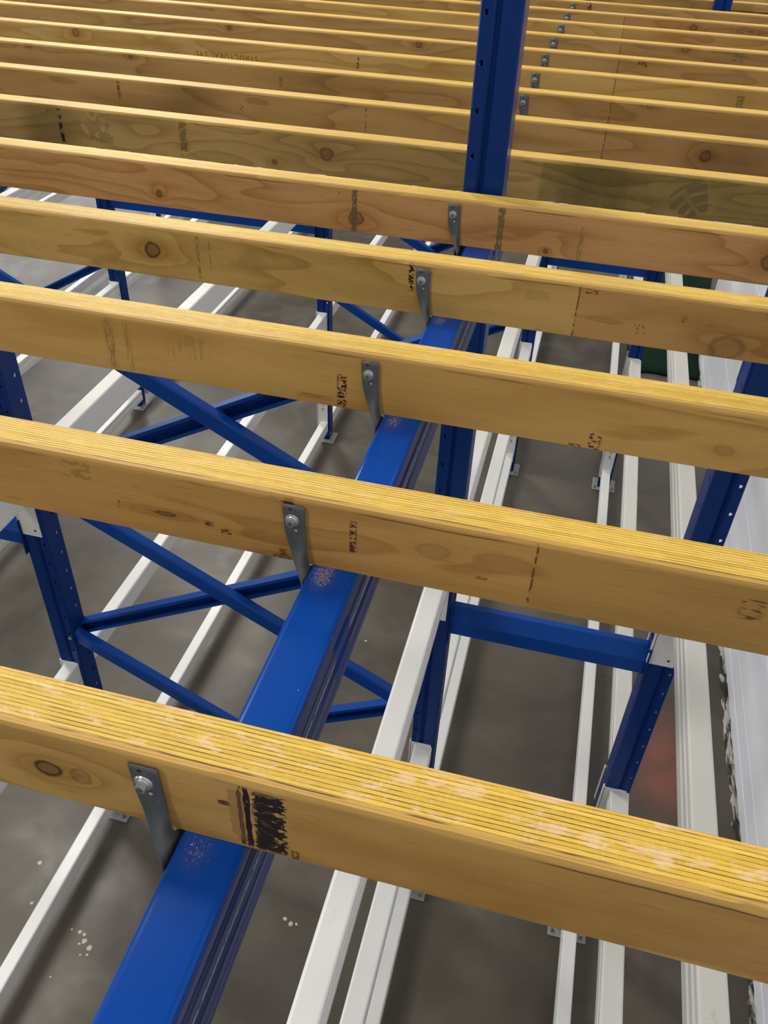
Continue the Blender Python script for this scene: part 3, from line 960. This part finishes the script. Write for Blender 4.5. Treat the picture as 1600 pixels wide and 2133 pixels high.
def bolt_mesh():
    bm = bmesh.new()
    c = Vector((-0.2320, -0.0030, -0.0275))
    U, V, Wd = (1, 0, 0), (0, 0, 1), (0, -1, 0)
    disc_prism(bm, c, U, V, Wd, 0.0074, 0.0013, 24, 0, 0.0068)
    disc_prism(bm, c + Vector((0, -0.0012, 0)), U, V, Wd, 0.0058, 0.0010, 20, 0, 0.0050)
    disc_prism(bm, c + Vector((0, -0.0022, 0)), U, V, Wd, 0.0044, 0.0045, 6, 0, 0.0042, 0.3)
    disc_prism(bm, c + Vector((0, -0.0071, 0)), U, V, Wd, 0.0024, 0.0002, 10, 1)
    bmesh.ops.recalc_face_normals(bm, faces=bm.faces)
    me = bpy.data.meshes.new('hex_bolt')
    bm.to_mesh(me)
    bm.free()
    me.materials.append(MAT['zinc'])
    me.materials.append(MAT['galv'])
    return me


STRAP, BOLT = strap_mesh(), bolt_mesh()


def timber(i, yj, sp):
    rs = random.Random(40 + i)
    m = wood('lvl_%s' % ('abcdefghijklmnopq'[i]), sp['c'][0], sp['c'][1], i + 1, sp['rings'], sp['knots'], sp['inks'],
             sp.get('seam'), sp.get('blot', 0), sp.get('cracks', 0), sp.get('pink', 0), sp.get('tone'))
    bm = bmesh.new()
    x0, x1 = -4.3, 1.03
    n = 480 if i < 6 else 120
    # section of the timber: slightly chipped long edges, veneer lipping at the front arris
    prev = None
    chip = 0.0
    for k in range(n + 1):
        x = x0 + (x1 - x0) * k / n
        if rs.random() < 0.12:
            chip = rs.uniform(0, 0.0022)
        chip *= 0.8
        e = 0.0014 + chip
        w1 = 0.0004 * math.sin(x * 9 + i) + rs.uniform(-.00015, .00015)
        sec = [(0.0008, -D_J), (0.0, -D_J + 0.0008), (w1 * 0, -e * 1.6 - 0.001), (e, -0.0003 - chip * .3), (0.006, w1 * .5), (T_J - 0.0015, w1 * .5),
               (T_J, -0.0015), (T_J, -D_J + 0.0008), (T_J - 0.0008, -D_J)]
        ring = [bm.verts.new((x, a, b)) for a, b in sec]
        if prev:
            for q in range(len(sec)):
                r = (q + 1) % len(sec)
                bm.faces.new((prev[q], prev[r], ring[r], ring[q]))
        else:
            bm.faces.new(ring)
        prev = ring
    bm.faces.new(list(reversed(prev)))
    bmesh.ops.recalc_face_normals(bm, faces=bm.faces)
    mats = [m]
    if i == 5:
        # tyre-like print: curved tread blocks either side of a clean spine
        mats.append(MAT['print'])
        cx, cz = 0.238, -0.088
        for (r0, r1, a0, a1) in ((.022, .036, 96, 128), (.022, .034, 140, 172), (.042, .057, 98, 129), (.041, .053, 138, 168),
                                 (.063, .077, 100, 128), (.059, .071, 136, 164), (.079, .084, 108, 150)):
            pts = []
            for k in range(7):
                a = math.radians(a0 + (a1 - a0) * k / 6)
                pts.append((cx + r1 * math.cos(a) * 1.15, cz + r1 * math.sin(a)))
            for k in range(6, -1, -1):
                a = math.radians(a0 + (a1 - a0) * k / 6)
                pts.append((cx + r0 * math.cos(a) * 1.15, cz + r0 * math.sin(a)))
            vs = [bm.verts.new((px, -0.00025, min(max(pz, -D_J + .002), -0.0035))) for px, pz in pts]
            bm.faces.new(vs).material_index = 1
    o = finish('timber_joist', bm, mats, None, (0, yj, ZJ))
    tag(o, sp['label'], 'timber joist', 'laminated timber joists laid across the rack')
    s = bpy.data.objects.new('metal_strap', STRAP)
    COL.objects.link(s)
    s.parent = o
    dx = (-0.001, 0.003, 0.000, 0.002, -0.006)[i] if i < 5 else 0.012 + rs.uniform(-.002, .002)
    s.location = (dx, 0, 0)
    s['label'] = 'twisted galvanised strap'
    b = bpy.data.objects.new('hex_bolt', BOLT)
    COL.objects.link(b)
    b.parent = s
    return o


timbers = [timber(i, y, sp) for i, (y, sp) in enumerate(zip(YJ, spec))]


def stamp(parent, text, x_right, z_base, size, amt=1.0):
    """ink lettering, printed upside down on the timber's front face"""
    c = bpy.data.curves.new('ink_stamp', 'FONT')
    c.body = text
    c.size = size
    c.space_character = 1.25
    c.extrude = 0.00005
    tmp = bpy.data.objects.new('ink_stamp', c)
    COL.objects.link(tmp)
    dg = bpy.context.evaluated_depsgraph_get()
    me = bpy.data.meshes.new_from_object(tmp.evaluated_get(dg))
    bpy.data.objects.remove(tmp)
    me.materials.clear()
    me.materials.append(MAT['ink'])
    o = bpy.data.objects.new('ink_stamp', me)
    COL.objects.link(o)
    o.parent = parent
    o.rotation_euler = (math.radians(90), math.radians(180), 0)
    o.location = (x_right, -0.0003, z_base)
    o['label'] = 'brown ink lettering printed upside down'
    return o


stamp(timbers[8], 'STRUCTURAL LVL', -1.075, -0.0360, 0.0215)
